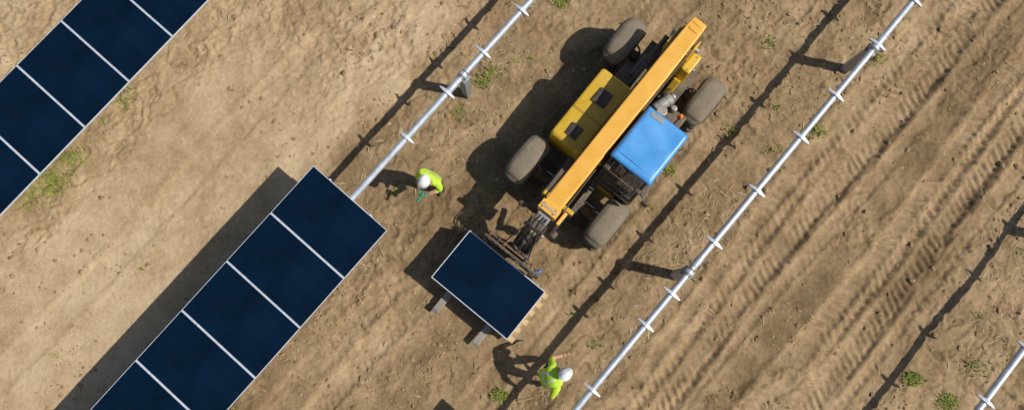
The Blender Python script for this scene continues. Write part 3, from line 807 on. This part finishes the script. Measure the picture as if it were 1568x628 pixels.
def person(loc, facing_deg, J, headpos, headtilt, headturn, trous, handmat, lhand, rhand, sleeve=.93):
    z0 = gz(loc[0], loc[1])
    e = empty('construction_worker', (loc[0], loc[1], z0), math.radians(facing_deg-90))
    E = [('pelvis', 'spine'), ('spine', 'chest'), ('chest', 'neck'), ('neck', 'skull')]
    for s_ in 'LR':
        E += [('chest', 'sh'+s_), ('sh'+s_, 'el'+s_), ('el'+s_, 'wr'+s_), ('pelvis', 'hip'+s_), ('hip'+s_, 'kn'+s_), ('kn'+s_, 'an'+s_), ('an'+s_, 'toe'+s_)]
    def dseg(p, a, b):
        a = Vector(a); b = Vector(b); ab = b-a; q = max(0, min(1, (p-a).dot(ab)/ab.length_squared)); return (p-(a+ab*q)).length, q
    P = {k: Vector(v[0]) for k, v in J.items()}
    waist = P['pelvis'].z+.02
    def cls(c):
        best = min(E, key=lambda ed: dseg(c, P[ed[0]], P[ed[1]])[0])
        a, b = best; q = dseg(c, P[a], P[b])[1]
        if b.startswith('toe'): return 3
        if b.startswith('an'): return 3 if q > .78 else 1
        if b.startswith('kn') or b.startswith('hip'): return 1
        if a == 'neck': return 2
        if b.startswith('wr'):
            return 2 if q > sleeve else (4 if sleeve > .6 and .45 < q < .6 else 0)
        if a in ('pelvis',): return 1 if c.z < waist-.06 else 0
        if a == 'spine' and .15 < q < .35: return 4
        if b.startswith('sh') and .44 < q < .58: return 4
        return 0
    skin_obj('body', J, E, e, [M['vest'], trous, M['skin'], M['boot'], M['refl']], cls, 3)
    h = empty('head', headpos, 0, e); h.rotation_euler = (-headtilt, 0, headturn)
    V = []; F = []; nu, nv = 20, 14
    for i in range(nv+1):
        ph = math.pi*i/nv
        for j in range(nu):
            th = 2*math.pi*j/nu
            x = .074*math.sin(ph)*math.cos(th); y = .094*math.sin(ph)*math.sin(th); z = .115*math.cos(ph)
            if z < -.02: x *= 1-.28*(-z-.02)/.095; y = y*(1-.12*(-z-.02)/.095)+(.012 if y > 0 else -.0)*(-z-.02)/.095
            if y > .06 and abs(x) < .04: y *= .97
            V.append((x, y, z))
    for i in range(nv):
        for j in range(nu):
            l = (j+1) % nu; F.append((i*nu+j, i*nu+l, (i+1)*nu+l, (i+1)*nu+j))
    obj('face', V, F, M['skin'], h, True)
    obj('nose', [(-.013, .088, -.035), (.013, .088, -.035), (0, .115, -.032), (0, .090, .012), (0, .088, -.042)], [(0, 1, 2), (0, 2, 3), (1, 3, 2), (0, 4, 1)], M['skin'], h, True)
    cyl('mouth', (-.022, .086, -.062), (.022, .086, -.062), .005, M['rust'], h, seg=8)
    for sg in (-1, 1):
        cyl('eye', (sg*.030, .080, .0), (sg*.030, .089, .0), .010, M['eye'], h, seg=10)
        cyl('brow', (sg*.018, .088, .020), (sg*.044, .080, .022), .004, M['hair'], h, seg=6)
        lathe('ear', [(-.012, .0), (-.010, .020), (0, .027), (.008, .020), (.010, 0)], M['skin'], h, (sg*.076, -.005, -.008), 12, False, 'Y', (0, 0, math.radians(70*sg)))
    V2 = []; F2 = []
    for i in range(8):
        ph = math.pi*(.35+.33*i/7)
        for j in range(13):
            th = math.pi+math.pi*j/12
            V2.append((.079*math.sin(ph)*math.cos(th), .100*math.sin(ph)*math.sin(th), .119*math.cos(ph)))
    for i in range(7):
        for j in range(12):
            a = i*13+j; F2.append((a, a+1, a+14, a+13))
    obj('hair', V2, F2, M['hair'], h, True)
    hh = empty('hard_hat', (0, -.004, .030), 0, h)
    V = []; F = []; nu, nv = 32, 10
    for i in range(nv+1):
        ph = math.pi/2*i/nv
        for j in range(nu):
            th = 2*math.pi*j/nu
            ridge = .010*math.exp(-(math.cos(th)*math.sin(ph)/.16)**2)*(1 if ph < 1.2 else 0)
            V.append((.115*math.sin(ph)*math.cos(th), .138*math.sin(ph)*math.sin(th), .122*math.cos(ph)+ridge))
    for j in range(nu):
        th = 2*math.pi*j/nu; fr = max(0, math.sin(th))**2
        V.append(((.128+.006*fr)*math.cos(th), (.150+.042*fr)*math.sin(th), -.006-.012*fr))
    for i in range(nv+1):
        for j in range(nu):
            l = (j+1) % nu; F.append((i*nu+j, i*nu+l, (i+1)*nu+l, (i+1)*nu+j))
    o = obj('hat_shell', V, F, M['white'], hh, True)
    sm = o.modifiers.new('s', 'SOLIDIFY'); sm.thickness = .004
    for q in (-.035, 0, .035):
        pts = []
        for k in range(7):
            ph = -1.0+2.0*k/6
            pts.append((q*math.cos(ph*.8), .138*math.sin(ph), .122*math.cos(ph)*(1-.5*(q/.115)**2)+.009))
        pipe('hat_rib', pts, .006, M['white'], hh)
    hand('left_hand', P['wrL'], lhand[0], lhand[1], -1, e, handmat, lhand[2])
    hand('right_hand', P['wrR'], rhand[0], rhand[1], 1, e, handmat, rhand[2])
    return e
J1 = {'pelvis': ((0, -.02, .94), (.165, .13)), 'spine': ((0, .0, 1.13), (.165, .14)), 'chest': ((0, .05, 1.34), (.195, .16)), 'neck': ((0, .11, 1.50), .066), 'skull': ((0, .16, 1.58), .055),
      'shL': ((-.20, .06, 1.42), .090), 'elL': ((-.28, .10, 1.15), .066), 'wrL': ((-.11, .33, 1.10), .040),
      'shR': ((.20, .06, 1.42), .090), 'elR': ((.28, .12, 1.15), .066), 'wrR': ((.09, .35, 1.08), .040),
      'hipL': ((-.10, -.01, .88), .105), 'knL': ((-.13, .06, .49), .075), 'anL': ((-.14, -.01, .10), .055), 'toeL': ((-.17, .16, .045), .045),
      'hipR': ((.10, -.01, .88), .105), 'knR': ((.14, .02, .49), .075), 'anR': ((.16, -.09, .10), .055), 'toeR': ((.20, .08, .045), .045)}
w1 = person((-1.64, 2.66), -125, J1, (0, .19, 1.645), .55, 0, M['trous'], M['glove'], ((.5, .8, .0), (.6, 0, .5), .55), ((-.5, .8, .0), (-.6, 0, .5), .55), .35)
cyl('cordless_driver_body', (-.02, .36, 1.10), (-.02, .58, 1.06), .030, M['glove'], w1)
cyl('cordless_driver_grip', (-.01, .42, 1.08), (.0, .40, .94), .020, M['black'], w1)
box('cordless_driver_battery', (0, .40, .92), (.07, .11, .05), M['black'], w1, .01)
# second worker: bent forward, stepping, arms out from the sides
J2 = {'pelvis': ((0, -.18, .90), (.175, .14)), 'spine': ((0, -.10, 1.09), (.18, .16)), 'chest': ((0, .04, 1.27), (.215, .175)), 'neck': ((0, .17, 1.41), .066), 'skull': ((0, .22, 1.48), .055),
      'shL': ((-.20, .06, 1.36), .098), 'elL': ((-.34, .10, 1.12), .062), 'wrL': ((-.32, .33, 1.13), .036),
      'shR': ((.20, .03, 1.35), .098), 'elR': ((.36, -.12, 1.16), .062), 'wrR': ((.43, -.16, .91), .036),
      'hipL': ((-.10, -.14, .86), .110), 'knL': ((-.14, .14, .50), .078), 'anL': ((-.16, .08, .10), .055), 'toeL': ((-.18, .26, .045), .045),
      'hipR': ((.10, -.16, .86), .110), 'knR': ((.13, -.12, .48), .078), 'anR': ((.16, -.36, .14), .055), 'toeR': ((.19, -.20, .05), .045)}
person((.80, -1.34), 18, J2, (0, .23, 1.545), .40, .2, M['trous2'], M['skin'], ((.0, .8, .1), (.6, 0, -.3), .4), ((.1, .1, -.8), (-.8, 0, 0), .5), .12)

# ------------------------------------------------------------------ light, sky, camera
w = bpy.data.worlds.new('World'); scene.world = w; w.use_nodes = True
nt = w.node_tree; bg = nt.nodes['Background']
sky = nt.nodes.new('ShaderNodeTexSky'); sky.sky_type = 'NISHITA'; sky.sun_disc = False
sun_el = math.radians(50.5); az = (.975, -.222)
sky.sun_elevation = sun_el; sky.sun_rotation = math.atan2(az[0], az[1])
nt.links.new(sky.outputs[0], bg.inputs[0]); bg.inputs[1].default_value = 0.085
sl = bpy.data.lights.new('sun', 'SUN'); sl.energy = 4.5; sl.angle = math.radians(.55); sl.color = (1, .95, .865)
so = bpy.data.objects.new('sun', sl); COL.objects.link(so)
dv = Vector((az[0]*math.cos(sun_el), az[1]*math.cos(sun_el), math.sin(sun_el)))
so.rotation_euler = dv.to_track_quat('Z', 'Y').to_euler(); so.location = dv*30
cam = bpy.data.cameras.new('camera'); cam.sensor_width = 36; cam.lens = 36*1120/1568
cam.clip_end = 3000; cam.clip_start = .1
co_ = bpy.data.objects.new('camera', cam); COL.objects.link(co_)
co_.location = (0, 0, 16); co_.rotation_euler = (math.radians(8), 0, 0)
scene.camera = co_
scene.view_settings.view_transform = 'Standard'; scene.view_settings.look = 'None'; scene.view_settings.exposure = 0
